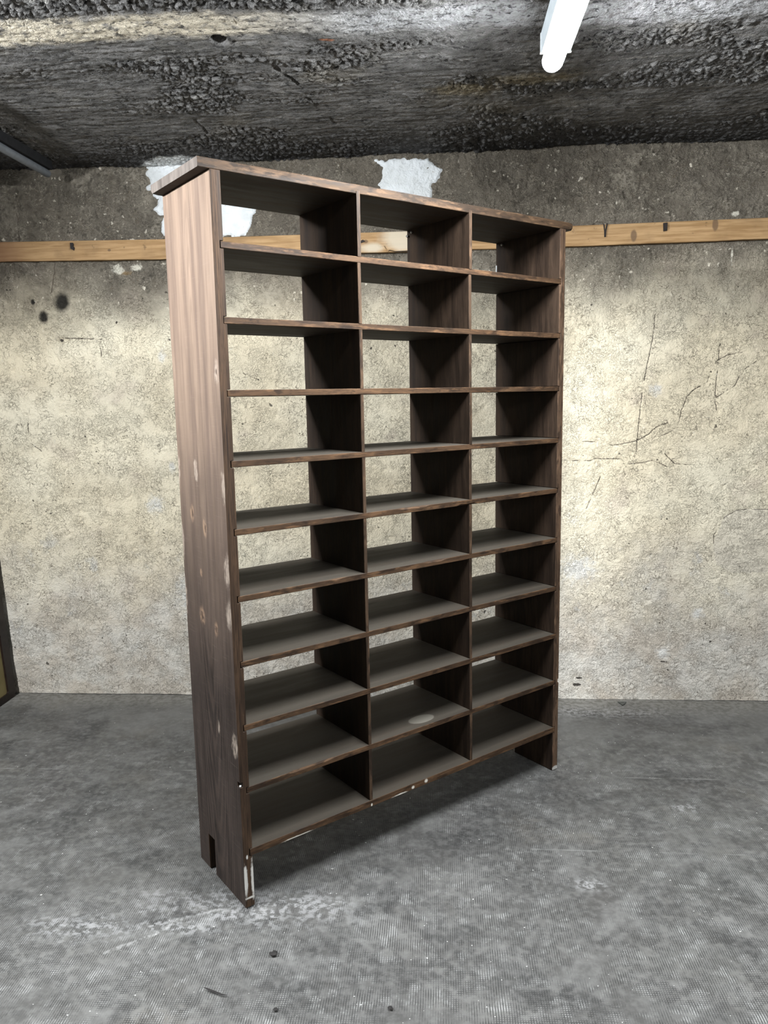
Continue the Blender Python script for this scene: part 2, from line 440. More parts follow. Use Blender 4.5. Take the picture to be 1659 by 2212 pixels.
def ceiling_material():
    n = Nodes('sooty_concrete'); P = n.obj
    x, y, z = n.xyz(P)
    st = n.noise(n.mapping(P, (1.6, 11.0, 1.0)), 3.0, 5.0, 0.65)
    mid = n.noise(P, 9.0, 5.0, 0.65); fine = n.noise(P, 60.0, 4.0, 0.7)
    c = n.mix(n.map(mid, 0.35, 0.68), (0.115, 0.112, 0.109), (0.225, 0.219, 0.213))
    c = n.mix(n.map(st, 0.56, 0.72), c, (0.31, 0.30, 0.28))
    c = n.mix(n.mul(n.map(n.noise(P, 3.0, 4.0), 0.55, 0.70), 0.6), c, (0.22, 0.20, 0.165))
    # pale lime band running along the slab, cream on the left, blue-grey further right
    yy = n.add(y, n.add(n.mul(n.math('SUBTRACT', n.noise(P, 7.0, 4.0, 0.65), 0.5), 0.12), n.mul(x, -0.045)))
    band = n.mul(n.map(yy, 2.41, 2.45), n.map(yy, 2.585, 2.54))
    bandc = n.mix(n.map(x, -0.75, -0.2), (0.66, 0.59, 0.47), (0.34, 0.34, 0.345))
    c = n.mix(n.mul(band, n.map(n.noise(P, 24.0, 4.0, 0.7), 0.30, 0.52)), c, bandc)
    wht = n.map(n.noise(n.mapping(P, (1, 2.2, 1)), 17.0, 5.0, 0.7), 0.66, 0.74)
    c = n.mix(n.mul(wht, 0.8), c, (0.46, 0.46, 0.47))
    ochre = n.spots(P, [((0.33, 2.98, CEIL_Z), (.14, .05, 1), .5), ((0.1, 3.05, CEIL_Z), (.12, .05, 1), .6)], 0.3)
    c = n.mix(n.mul(ochre, 0.6), c, (0.27, 0.22, 0.13))
    brick = n.spots(P, [((-0.35, 2.585, CEIL_Z), (.022, .012, 1), .4)], 0.2)
    c = n.mix(brick, c, (0.55, 0.24, 0.14))
    # near-black gaps between the slag lumps
    c = n.mix(n.map(n.attr('gap'), 0.16, 0.02), c, (0.012, 0.012, 0.012))
    gr = n.noise(n.mapping(P, (1.0, 1.5, 1.0)), 34.0, 5.0, 0.72)
    c = n.mix(n.mul(n.map(gr, 0.46, 0.36), 0.85), c, (0.022, 0.022, 0.023))
    c = n.mix(n.mul(n.map(gr, 0.60, 0.72), 0.7), c, (0.34, 0.335, 0.33))
    c = n.mix(n.mul(n.map(fine, 0.60, 0.72), 0.8), c, (0.025, 0.025, 0.026))
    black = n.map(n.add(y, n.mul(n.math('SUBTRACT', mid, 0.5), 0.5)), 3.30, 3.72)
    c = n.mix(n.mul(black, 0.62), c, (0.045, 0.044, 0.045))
    splash = n.spots(P, [((-1.25, WALL_Y, CEIL_Z), (.16, .13, 1), .15)], 0.25, 14.0)
    c = n.mix(splash, c, (0.80, 0.81, 0.80))
    h = n.add(n.mul(gr, 1.3), n.add(fine, n.mul(n.noise(P, 140.0, 3.0, 0.6), 0.5)))
    return n.done(c, 0.9, n.bump(h, 1.0, 0.010), 0.18)
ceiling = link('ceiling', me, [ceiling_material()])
ceiling['kind'] = 'structure'

# ------------------------------------------------------------------ floor
gx = np.arange(XL - .02, XR + .06, 0.05); gy = np.arange(YF - .02, WALL_Y + .06, 0.05)
X, Y = np.meshgrid(gx, gy)
dip = 0.0025 * fbm(X * 1.2, Y * 1.2, 71, 2) - 0.003
me, _ = grid_mesh('floor', np.stack([X, Y, dip], -1))
def floor_material():
    n = Nodes('stamped_concrete_floor'); P = n.obj
    x, y, z = n.xyz(P)
    big = n.noise(P, 1.7, 5.0, 0.62); mid = n.noise(P, 6.0, 5.0, 0.65); fine = n.noise(P, 40.0, 4.0, 0.65); grit = n.noise(P, 170.0, 2.0)
    c = n.mix(n.map(big, 0.36, 0.64), (0.060, 0.058, 0.055), (0.125, 0.122, 0.115))
    c = n.mix(n.mul(n.map(mid, 0.42, 0.70), 0.55), c, (0.172, 0.169, 0.162))
    c = n.mix(n.mul(n.map(n.noise(P, 3.1, 5.0, 0.65), 0.50, 0.66), 0.75), c, (0.042, 0.0415, 0.040))
    c = n.mix(n.mul(n.map(n.noise(P, 2.2, 3.0), 0.57, 0.72), 0.35), c, (0.14, 0.123, 0.10))
    # 6 mm waffle from the stamping roller, worn smooth or filled here and there
    wv = n.vmath('ADD', P, n.vmath('SCALE', n.vmath('SUBTRACT', n.noise(P, 8.0, 2.0, color=True), (0.5, 0.5, 0.5)), scale=0.006))
    wx_, wy_, _z = n.xyz(wv)
    K = 2 * math.pi / 0.0066
    sx = n.math('SINE', n.mul(wx_, K)); sy = n.math('SINE', n.mul(wy_, K))
    groove = n.math('MAXIMUM', n.map(sx, 0.1, 0.85), n.mul(n.map(sy, 0.1, 0.85), n.map(n.noise(P, 5.0, 3.0), 0.38, 0.58)))
    keep = n.map(n.noise(P, 3.4, 6.0, 0.7), 0.36, 0.50)
    keep = n.mul(keep, n.map(n.noise(P, 26.0, 3.0, 0.6), 0.30, 0.55))
    keep = n.mul(keep, n.map(y, 3.55, 3.1))
    gk = n.mul(groove, keep)
    c = n.mix(n.mul(gk, 0.88), c, (0.026, 0.026, 0.026))
    top = n.mul(n.mul(n.math('SUBTRACT', 1.0, groove), keep), n.map(n.noise(P, 15.0, 4.0, 0.7), 0.50, 0.68))
    c = n.mix(n.mul(top, 0.65), c, (0.33, 0.33, 0.32))
    chalk = n.spots(P, [((-0.62, 2.12, 0), (.30, .075, 1), .8), ((-0.80, 2.02, 0), (.13, .03, 1), .7), ((-1.08, 2.0, 0), (.14, .05, 1), .8), ((-0.45, 2.14, 0), (.13, .06, 1), .8), ((.46, 2.27, 0), (.05, .03, 1), .7), ((.75, 3.64, 0), (.30, .06, 1), .9), ((.9, 2.75, 0), (.05, .03, 1), .7)], 0.4, 14.0)
    chalk = n.mul(chalk, n.map(n.noise(P, 48.0, 4.0, 0.7), 0.44, 0.60))
    c = n.mix(n.mul(chalk, 0.55), c, (0.36, 0.36, 0.36))
    crack = n.vmath('ADD', P, n.vmath('SCALE', n.vmath('SUBTRACT', n.noise(P, 16.0, 3.0, 0.7, color=True), (0.5, 0.5, 0.5)), scale=0.05))
    crack = n.vmath('MULTIPLY', crack, (1, 1, 0))
    ck = n.lines(crack, [[(-.96, 1.90, 0), (-.85, 1.98, 0), (-.79, 2.06, 0), (-.66, 2.11, 0)]], 0.010)
    c = n.mix(n.mul(n.mul(ck, n.map(n.noise(P, 60.0, 3.0, 0.7), 0.38, 0.6)), 0.5), c, (0.34, 0.34, 0.33))
    dk = n.spots(P, [((-.81, 2.08, 0), (.014, .022, 1), .5), ((-.82, 2.13, 0), (.014, .02, 1), .6), ((-.77, 2.075, 0), (.018, .008, 1), .6)], 0.35, 60.0)
    c = n.mix(n.mul(dk, 0.85), c, (0.035, 0.034, 0.033))
    seam = n.lines(n.vmath('MULTIPLY', P, (1, 1, 0)), [[(.30, 2.46, 0), (2.2, 2.46, 0)], [(-2.3, 2.95, 0), (-1.0, 2.97, 0)], [(.62, 2.98, 0), (2.2, 2.97, 0)]], 0.005)
    c = n.mix(n.mul(seam, n.map(n.noise(P, 9.0, 3.0), 0.42, 0.6, 0.0, 0.35)), c, (0.27, 0.27, 0.26))
    speck = n.map(n.noise(P, 95.0, 1.0, 0.4), 0.79, 0.81)
    c = n.mix(n.mul(speck, 0.8), c, (0.66, 0.65, 0.62))
    mud = n.mul(n.map(n.add(y, n.mul(n.math('SUBTRACT', mid, 0.5), 0.3)), 3.55, 3.78), 0.75)
    c = n.mix(mud, c, n.mix(n.map(fine, 0.4, 0.6), (0.13, 0.122, 0.105), (0.24, 0.23, 0.205)))
    c = n.mix(n.mul(n.map(fine, 0.40, 0.68), 0.35), c, (0.175, 0.172, 0.165))
    h = n.add(n.mul(gk, -0.8), n.add(n.mul(fine, 0.5), n.mul(grit, 0.25)))
    rough = n.map(mid, 0.3, 0.7, 0.50, 0.78)
    return n.done(c, rough, n.bump(h, 0.7, 0.0018), 0.35)
floor = link('floor', me, [floor_material()])
floor['kind'] = 'structure'

# ------------------------------------------------------------------ unseen walls that close the cellar
M_dull = plain('dull_plaster', (0.055, 0.05, 0.042), 0.95)
for nm, lo, hi in (('wall_left', (XL - .12, YF, 0), (XL, WALL_Y + .03, CEIL_Z + .04)), ('wall_right', (XR, YF, 0), (XR + .12, WALL_Y + .03, CEIL_Z + .04)),
                   ('wall_front', (XL - .12, YF - .12, 0), (XR + .12, YF, CEIL_Z + .04))):
    bm = bmesh.new(); bm_box(bm, lo, hi)
    o = link(nm, bm_mesh(nm, bm), [M_dull]); o['kind'] = 'structure'

# ------------------------------------------------------------------ wooden rail on the back wall
def rail_material():
    n = Nodes('raw_pine_rail'); P = n.obj
    g = n.noise(n.mapping(P, (1.6, 20.0, 26.0)), 3.0, 5.0, 0.6, 0.4)
    c = n.mix(n.map(g, 0.32, 0.68), (0.30, 0.175, 0.075), (0.47, 0.30, 0.15))
    c = n.mix(n.mul(n.map(n.noise(P, 5.0, 4.0), 0.50, 0.72), 0.6), c, (0.22, 0.135, 0.065))
    c = n.mix(n.mul(n.map(n.noise(P, 30.0, 3.0), 0.64, 0.74), 0.6), c, (0.12, 0.075, 0.04))
    Pf = n.vmath('MULTIPLY', P, (1, 0, 1))
    lime = n.spots(Pf, [((-0.17, 0, 2.285), (.10, 1, .06), .35), ((-0.32, 0, 2.24), (.05, 1, .02), .6)], 0.2, 14.0)
    c = n.mix(n.mul(lime, 0.85), c, (0.56, 0.49, 0.38))
    knot = n.spots(Pf, [((0.892, 0, 2.255), (.014, 1, .026), .25), ((1.256, 0, 2.292), (.013, 1, .028), .25), ((-1.60, 0, 2.27), (.008, 1, .006), .3), ((-.35, 0, 2.27), (.012, 1, .008), .3)], 0.08, 60)
    c = n.mix(n.mul(knot, 0.85), c, (0.15, 0.095, 0.055))
    end = n.map(n.xyz(P)[0], -1.95, -2.15)
    c = n.mix(n.mul(end, 0.55), c, (0.20, 0.09, 0.05))
    return n.done(c, 0.75, n.bump(g, 0.3, 0.002), 0.3)
def rail_z(x):
    zb = np.interp(x, [-2.37, -2.17, -1.35, .6, 1.5, 2.9], [2.238, 2.2345, 2.2205, 2.2170, 2.2225, 2.226])
    zt = np.interp(x, [-2.37, -2.17, -1.35, .6, 1.5, 2.9], [2.331, 2.3265, 2.3130, 2.3085, 2.3150, 2.318])
    return zb, zt
bm = bmesh.new(); prev = None
YB, YR = WALL_Y + .012, WALL_Y - .027
for x in np.linspace(XL, XR, 130):
    zb, zt = rail_z(x); e = 0.0012 * perlin(np.array([x * 9]), np.array([3.3]), 5)[0]
    pts = [(YB, zb), (YR + .002, zb + e), (YR, zb + .003), (YR, zt - .003 + e), (YR + .003, zt), (YB, zt)]
    ring = [bm.verts.new((x, a, b)) for a, b in pts]
    if prev:
        for k in range(6): bm.faces.new((prev[k], prev[(k + 1) % 6], ring[(k + 1) % 6], ring[k]))
    else: bm.faces.new(ring)
    prev = ring
bm.faces.new(prev)
rail = link('trim_1', bm_mesh('trim_1', bm), [rail_material()])
rail['kind'] = 'structure'; rail['label'] = 'raw pine rail fixed along the back wall'
M_iron = plain('dark_iron', (0.030, 0.024, 0.022), 0.7, 0.3)
def iron(name, outline, th, parent):
    """flat iron outline (x, z) on the face of the rail"""
    bm = bmesh.new()
    f = bm.faces.new([bm.verts.new((x, YR - .0005, z)) for x, z in outline])
    g = bmesh.ops.extrude_face_region(bm, geom=[f])
    bmesh.ops.translate(bm, vec=(0, -th, 0), verts=[v for v in g['geom'] if isinstance(v, bmesh.types.BMVert)])
    return link(name, bm_mesh(name, bm), [M_iron], parent)
iron('iron_cleat', [(-1.790, 2.309), (-1.777, 2.309), (-1.774, 2.300), (-1.777, 2.294), (-1.771, 2.286), (-1.774, 2.273), (-1.790, 2.282)], .008, rail)
iron('iron_cleat', [(1.022, 2.305), (1.040, 2.307), (1.039, 2.272), (1.024, 2.270)], .008, rail)
iron('iron_staple', [(0.752, 2.311), (0.757, 2.311), (0.761, 2.282), (0.768, 2.313), (0.773, 2.313), (0.766, 2.278), (0.765, 2.253), (0.758, 2.253), (0.757, 2.279)], .006, rail)
iron('iron_cleat', [(-.375, 2.272), (-.362, 2.278), (-.352, 2.270), (-.372, 2.262)], .005, rail)
# loose bit of wire sticking out of the rail
bm = bmesh.new(); prev = None
for a, b in [(-.262, 2.246), (-.252, 2.232), (-.249, 2.205), (-.243, 2.222), (-.236, 2.226), (-.21, 2.219), (-.15, 2.220), (-.11, 2.218)]:
    ring = [bm.verts.new((a, YR - .004 + .0014 * math.cos(t * math.pi / 2), b + .0014 * math.sin(t * math.pi / 2))) for t in range(4)]
    if prev:
        for k in range(4): bm.faces.new((prev[k], prev[(k + 1) % 4], ring[(k + 1) % 4], ring[k]))
    else: bm.faces.new(ring)
    prev = ring
bm.faces.new(prev)
link('wire', bm_mesh('wire', bm), [M_iron], rail)

# ------------------------------------------------------------------ lamps under the ceiling
M_white = plain('white_enamel', (0.50, 0.55, 0.58), 0.4, 0.0, 0.05)
M_cap = plain('white_plastic_cap', (0.80, 0.83, 0.84), 0.35, 0.0, 0.04)
def tube_lamp(label, x, y_end, length, strength, ztube=2.520, tilt=0.0):
    t = thing('tube_lamp', label, 'lamp', (x, y_end, ztube), (0, math.radians(tilt), 0))
    R = 0.0315
    em = emission('lit_diffuser', (0.93, 0.97, 1.0), strength)
    L0 = -length
    ys = [L0 + .03, L0 + .04, -.05, -.026, -.024]; rr = [R * .97, R, R, R * .99, R * .96]
    for nm, a0, a1, mt in (('diffuser', 178, 362, em), ('reflector', 2, 178, M_white)):
        k = 24; bm = bmesh.new(); prev = None
        for yy, rad in zip(ys, rr):
            ring = [bm.verts.new((rad * math.cos(math.radians(a0 + (a1 - a0) * q / k)), yy, rad * math.sin(math.radians(a0 + (a1 - a0) * q / k)))) for q in range(k + 1)]
            if prev:
                for q in range(k): bm.faces.new((prev[q], prev[q + 1], ring[q + 1], ring[q]))
            prev = ring
        link(nm, bm_mesh(nm, bm, True), [mt], t)
    for s, nm in ((1, 'end_cap'), (0, 'end_cap')):
        rings = [(-.024, R * .97), (-.012, R * .95), (-.005, R * .82), (-.001, R * .5)]
        if not s: rings = [(L0 - r[0] - 0.0 + .006, r[1]) for r in rings][::-1]
        link(nm, tube_mesh(nm, rings, 28), [M_cap], t)
    bm = bmesh.new()
    sec = [(-.0345, .033), (.0345, .033), (.0355, -.004), (.0400, -.004), (.0430, .050), (-.0430, .050), (-.0400, -.004), (-.0355, -.004)]
    prev = None
    for yy in (L0 + .085, -.085):
        ring = [bm.verts.new((a, yy, b)) for a, b in sec]
        if prev:
            for k in range(8): bm.faces.new((prev[k], prev[(k + 1) % 8], ring[(k + 1) % 8], ring[k]))
        else: bm.faces.new(ring)
        prev = ring
    bm.faces.new(prev)
    h = link('housing', bm_mesh('housing', bm), [M_white], t)
    for yy in (L0 + .08, -.088):
        bm = bmesh.new(); bm_box(bm, (-.044, yy, .0335), (.044, yy + .008, .0515)); bm_box(bm, (-.044, yy, -.003), (-.033, yy + .008, .033)); bm_box(bm, (.033, yy, -.003), (.044, yy + .008, .033))
        link('housing_end', bm_mesh('housing_end', bm), [M_cap], h)
    for yy in (L0 + .22, -.24) if not tilt else ():
        link('hanger', tube_mesh('hanger', [(.048, .006), (CEIL_Z - ztube + .01, .006)], 10, 'Z'), [M_white], t).location = (0, yy, 0)
    return t
tube_lamp('lit white tube lamp hanging under the sooty ceiling at upper right', 0.338, 2.507, 1.00, LAMP_RIGHT)
tube_lamp('lit tube lamp fixed high on the left wall, out of frame', XL + .068, 1.86, 0.95, LAMP_LEFT, 2.40, -42)
tube_lamp('lit tube lamp under the ceiling near the right wall, out of frame', 2.15, 0.35, 1.25, LAMP_FAR)

# unlit grey pipe in the upper left corner
M_pipe = plain('grey_painted_pipe', (0.13, 0.14, 0.15), 0.45, 0.0, 0.12)
M_black = plain('black_shade_strip', (0.012, 0.012, 0.013), 0.8)
pp = thing('ceiling_pipe', 'dark grey pipe running under the ceiling at the upper left corner', 'pipe', (-1.822, 3.655, 2.600))
pl = 1.45
link('pipe', tube_mesh('pipe', [(-pl, .017), (-.012, .017), (-.003, .0165), (0, .013)], 20), [M_pipe], pp)
bm = bmesh.new(); bm_box(bm, (-.020, -pl, .016), (.024, -.004, .056))  # added strip, black in place of the shade above the pipe
link('shade_strip', bm_mesh('shade_strip', bm), [M_black], pp)['label'] = 'black strip standing in for shade between pipe and ceiling'

# ------------------------------------------------------------------ shelf unit
ROT = math.radians(40.955)
unit = thing('shelving_unit', 'tall dark brown open-backed wooden shelving unit with three columns of compartments', 'shelf unit', (-0.60746, 2.10534, 0), (0, 0, ROT))
H, W, D, T = 2.15, 1.4282, 0.3352, 0.0308
DADO, ST, STB, DT = 0.0082, 0.0181, 0.0226, 0.0126
ZS = [1.9676, 1.7679, 1.5695, 1.3713, 1.1754, 0.9782, 0.7813, 0.5854, 0.3882, 0.1885]
D1, D2 = 0.4736, 0.9353

def wood(name, axis, dark, light, dust=0.0, grain=1.0, edge=False, extra=None):
    n = Nodes(name)
    oi = n.t.nodes.new('ShaderNodeObjectInfo')
    off = n.vmath('SCALE', (7.3, 3.1, 5.7), scale=oi.outputs['Random'])
    P0 = n.obj
    P = n.vmath('ADD', P0, off)
    s = {'X': (0.9, 11.0, 11.0), 'Z': (11.0, 11.0, 0.8)}[axis]
    wob = n.vmath('ADD', P, n.vmath('SCALE', n.vmath('SUBTRACT', n.noise(P, 2.6, 2.0, color=True), (0.5, 0.5, 0.5)), scale=0.035))
    g = n.noise(n.mapping(wob, s), 3.0, 5.0, 0.62, 0.5)
    f = n.noise(n.mapping(P, tuple(k * 4.5 for k in s)), 3.0, 3.0, 0.6)
    gm = n.add(n.mul(g, 0.82), n.mul(f, 0.18))
    c = n.mix(n.map(gm, 0.32, 0.68), dark, light)
    fine = n.noise(n.mapping(P, tuple(k * 13 for k in s)), 3.0, 2.0, 0.5)
    c = n.mix(n.mul(n.map(fine, 0.54, 0.66), 0.42), c, tuple(k * 0.45 for k in dark))
    blot = n.noise(P, 3.5, 4.0, 0.6)
    c = n.mix(n.mul(n.map(blot, 0.45, 0.72), 0.45), c, tuple(k * 0.55 for k in dark))
    # knots
    kv = n.voronoi(n.mapping(P, {'X': (2.2, 7.0, 7.0), 'Z': (7.0, 7.0, 2.2)}[axis]), 1.0)
    kn = n.map(kv, 0.11, 0.05)
    c = n.mix(n.mul(kn, 0.6), c, tuple(k * 0.5 for k in dark))
    if edge:
        # lacquer rubbed off along the front arris
        wr = n.noise(n.mapping(P, {'X': (4, 30, 30), 'Z': (30, 30, 4)}[axis]), 3.0, 4.0, 0.65)
        c = n.mix(n.mul(n.map(wr, 0.50, 0.66), 0.65), c, tuple(min(1, k * 1.6) for k in light))
        c = n.mix(n.mul(n.map(n.noise(n.mapping(P, {'X': (5, 14, 14), 'Z': (14, 14, 5)}[axis]), 3.0, 4.0, 0.65), 0.50, 0.64), 0.8), c, tuple(k * 0.6 for k in dark))
    if dust:
        geo = n.t.nodes.new('ShaderNodeNewGeometry')
        nz = n.xyz(geo.outputs['Normal'])[2]
        dm = n.mul(n.map(nz, 0.6, 0.95), n.map(n.noise(n.mapping(P, tuple(k * .3 for k in s)), 3.0, 4.0, 0.6), 0.25, 0.6, dust * 0.55, dust))
        c = n.mix(dm, c, (0.064, 0.0565, 0.0455))
    rough = n.map(gm, 0.3, 0.7, 0.60, 0.78)
    if extra: c = extra(n, P0, c)
    return n.done(c, rough, n.bump(n.add(g, n.mul(f, 0.6)), 0.4 * grain, 0.0015), 0.22)

DK, LT = (0.014, 0.0088, 0.0058), (0.042, 0.026, 0.0160)
EDK, ELT = (0.026, 0.0145, 0.008), (0.088, 0.048, 0.024)
M_shelf = wood('stained_pine_shelf', 'X', DK, LT, dust=0.75)
M_shelf_edge = wood('worn_shelf_edge', 'X', EDK, ELT, edge=True)
M_div = wood('stained_pine_divider', 'Z', (0.016, 0.0095, 0.0062), (0.050, 0.031, 0.0195))
M_div_edge = wood('worn_divider_edge', 'Z', (0.026, 0.016, 0.010), (0.072, 0.043, 0.025), edge=True)
def panel_extra(n, P, c):
    # pale rubbed spots, lamplight painted in as a paler upper part, knots with bare rims
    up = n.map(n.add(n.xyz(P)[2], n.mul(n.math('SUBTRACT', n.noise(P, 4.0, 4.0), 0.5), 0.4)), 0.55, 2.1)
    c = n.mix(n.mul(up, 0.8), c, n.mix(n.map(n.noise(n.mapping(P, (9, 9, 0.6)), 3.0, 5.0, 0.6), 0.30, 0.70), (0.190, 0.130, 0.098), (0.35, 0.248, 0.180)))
    wv = n.t.nodes.new('ShaderNodeTexWave'); wv.wave_type = 'RINGS'; wv.rings_direction = 'SPHERICAL'
    n.put(wv.inputs['Vector'], n.mapping(P, (0.0, 13.0, 0.9), (0.0, -2.2, -1.45)))
    wv.inputs['Scale'].default_value = 2.6; wv.inputs['Distortion'].default_value = 3.5; wv.inputs['Detail'].default_value = 3.0; wv.inputs['Detail Scale'].default_value = 0.8
    c = n.mix(n.mul(n.map(wv.outputs['Fac'], 0.45, 0.95), 0.22), c, (0.085, 0.058, 0.046))
    saw = n.noise(n.mapping(P, (4, 4, 90)), 3.0, 2.0, 0.5)
    c = n.mix(n.mul(n.map(saw, 0.58, 0.80), 0.06), c, (0.42, 0.34, 0.29))
    rub = n.spots(P, [((0, .335, 1.33), (.03, .012, .05), .4), ((0, .20, 1.335), (.03, .012, .035), .3), ((0, .335, 1.10), (.03, .012, .05), .4), ((0, .01, 1.30), (.03, .012, .04), .5),
                      ((0, .01, 1.05), (.03, .02, .04), .5), ((0, .335, .92), (.03, .010, .05), .4), ((0, .012, .92), (.03, .02, .035), .5), ((0, .02, .52), (.03, .018, .03), .5), ((0, .13, .54), (.03, .006, .02), .5), ((0, .02, 1.62), (.03, .012, .03), .4)], 0.45, 55)
    rub = n.mul(rub, n.map(n.noise(n.mapping(P, (30, 60, 10)), 3.0, 3.0, 0.6), 0.32, 0.58))
    c = n.mix(n.mul(rub, 0.55), c, (0.40, 0.33, 0.27))
    kn = n.spots(P, [((0, .155, 1.165), (.03, .013, .028), .35), ((0, .245, 1.20), (.03, .014, .026), .4), ((0, .21, .88), (.03, .018, .026), .5), ((0, .11, .86), (.03, .012, .02), .5), ((0, .20, 1.02), (.03, .008, .012), .5)], 0.1, 40)
    kn = n.mul(kn, n.map(n.noise(P, 45.0, 3.0), 0.35, 0.6))
    c = n.mix(n.mul(kn, 0.45), c, (0.34, 0.22, 0.14))
    kc = n.spots(P, [((0, .153, 1.163), (.03, .004, .010), .5), ((0, .243, 1.20), (.03, .005, .012), .5), ((0, .21, .88), (.03, .006, .010), .5), ((0, .11, .86), (.03, .003, .010), .5), ((0, .02, 1.62), (.03, .004, .008), .5)], 0.2, 60)
    return n.mix(n.mul(kc, 0.85), c, (0.05, 0.03, 0.02))
M_panel = wood('weathered_panel_lit_top', 'Z', (0.016, 0.0115, 0.0095), (0.040, 0.029, 0.024), extra=panel_extra)
def foot_extra(n, P, c):
    w = n.spots(P, [((.004, 0, .09), (.006, .01, .05), .35), ((.028, 0, .085), (.006, .01, .055), .35), ((.012, 0, .165), (.003, .01, .006), .5), ((.018, 0, .03), (.02, .01, .003), .6)], 0.3, 60)
    st = n.noise(n.mapping(P, (150, 10, 2.0)), 3.0, 3.0, 0.6)
    c = n.mix(n.mul(n.map(st, 0.46, 0.60), 0.75), c, (0.012, 0.007, 0.0045))
    return n.mix(n.mul(w, 0.9), c, (0.62, 0.60, 0.56))
M_panel_edge = wood('grooved_panel_edge', 'Z', (0.034, 0.0195, 0.0115), (0.082, 0.047, 0.026), grain=2.2, extra=foot_extra)
def foot_r_extra(n, P, c):
    w = n.spots(P, [((W - .012, 0, .006), (.02, .01, .010), .3)], 0.15, 60)
    return n.mix(n.mul(w, 0.9), c, (0.50, 0.49, 0.46))
M_panel_edge_r = wood('worn_right_panel_edge', 'Z', (0.040, 0.024, 0.015), (0.115, 0.070, 0.043), edge=True, extra=foot_r_extra)
def bottom_extra(n, P, c):
    w = n.spots(P, [((.19, 0, .166), (.055, .01, .004), .5), ((.60, 0, .167), (.03, .01, .004), .5), ((D1 + .006, 0, .172), (.003, .01, .005), .4), ((.72, 0, .18), (.006, .01, .006), .6), ((.66, 0, .175), (.006, .01, .005), .5)], 0.3, 50)
    return n.mix(n.mul(w, 0.9), c, (0.72, 0.68, 0.60))
M_bottom_edge = wood('chipped_bottom_shelf_edge', 'X', EDK, ELT, edge=True, extra=bottom_extra)
def ring_extra(n, P, c):
    w = n.spots(P, [((.745, .052, ZS[8]), (.055, .030, 1), .06)], 0.05, 14)
    return n.mix(n.mul(w, 0.85), c, (0.150, 0.138, 0.115))
M_shelf_stain = wood('stained_shelf_with_pale_blot', 'X', DK, LT, dust=0.75, extra=ring_extra)
M_top_edge = wood('worn_top_edge', 'X', (0.022, 0.0135, 0.008), (0.074, 0.043, 0.023), edge=True)
M_end_grain = wood('grey_end_grain', 'Z', (0.085, 0.068, 0.058), (0.20, 0.17, 0.15))

rng = random.Random(4)
def board(name, length, A, B, place, mats, parent, seed, seg=None, wobble=0.0005, chips=(), ends=None):
    """sawn board lofted along its length; a = 0 is the front face, b is thickness.
    material 0 broad faces, 1 front edge, 2 ends"""
    seg = seg or max(6, int(length / 0.02))
    r = random.Random(seed)
    ls = np.linspace(0, length, seg + 1)
    sn = lambda k, f: perlin(ls * f + seed * 3.7, np.full(ls.shape, k * 7.1 + .5), 100 + seed)
    ch = [0.0011 + 0.0006 * np.abs(sn(k, 20)) + 0.0022 * np.clip(sn(k + 4, 9) - .28, 0, 1) for k in range(4)]
    for (l0, l1, k, size) in chips:
        ch[k] = ch[k] + size * sstep(l0 - .004, l0 + .008, ls) * sstep(l1 + .004, l1 - .008, ls) * (0.7 + 0.5 * np.abs(sn(9, 60)))
    fr = wobble * sn(11, 6); bo = wobble * 0.6 * sn(12, 5)
    bm = bmesh.new(); prev = None
    for i, l in enumerate(ls):
        c = [min(k[i], B * 0.46) for k in ch]; f0, b0 = fr[i], bo[i]
        pts = [(f0 + c[0], b0), (A - c[1], b0), (A, b0 + c[1]), (A, b0 + B - c[2]), (A - c[2], b0 + B), (f0 + c[3], b0 + B), (f0, b0 + B - c[3]), (f0, b0 + c[0])]
        ring = [bm.verts.new(place(l, a, b)) for a, b in pts]
        if prev:
            for k in range(8):
                fc = bm.faces.new((prev[k], prev[(k + 1) % 8], ring[(k + 1) % 8], ring[k]))
                fc.material_index = 1 if k in (5, 6, 7) else 0
                if chips and k in (1, 2, 3): fc.material_index = 0
        else:
            fc = bm.faces.new(ring); fc.material_index = 2 if len(mats) > 2 else 0
        prev = ring
    fc = bm.faces.new(prev); fc.material_index = 2 if len(mats) > 2 else 0
    return link(name, bm_mesh(name, bm), mats, parent)

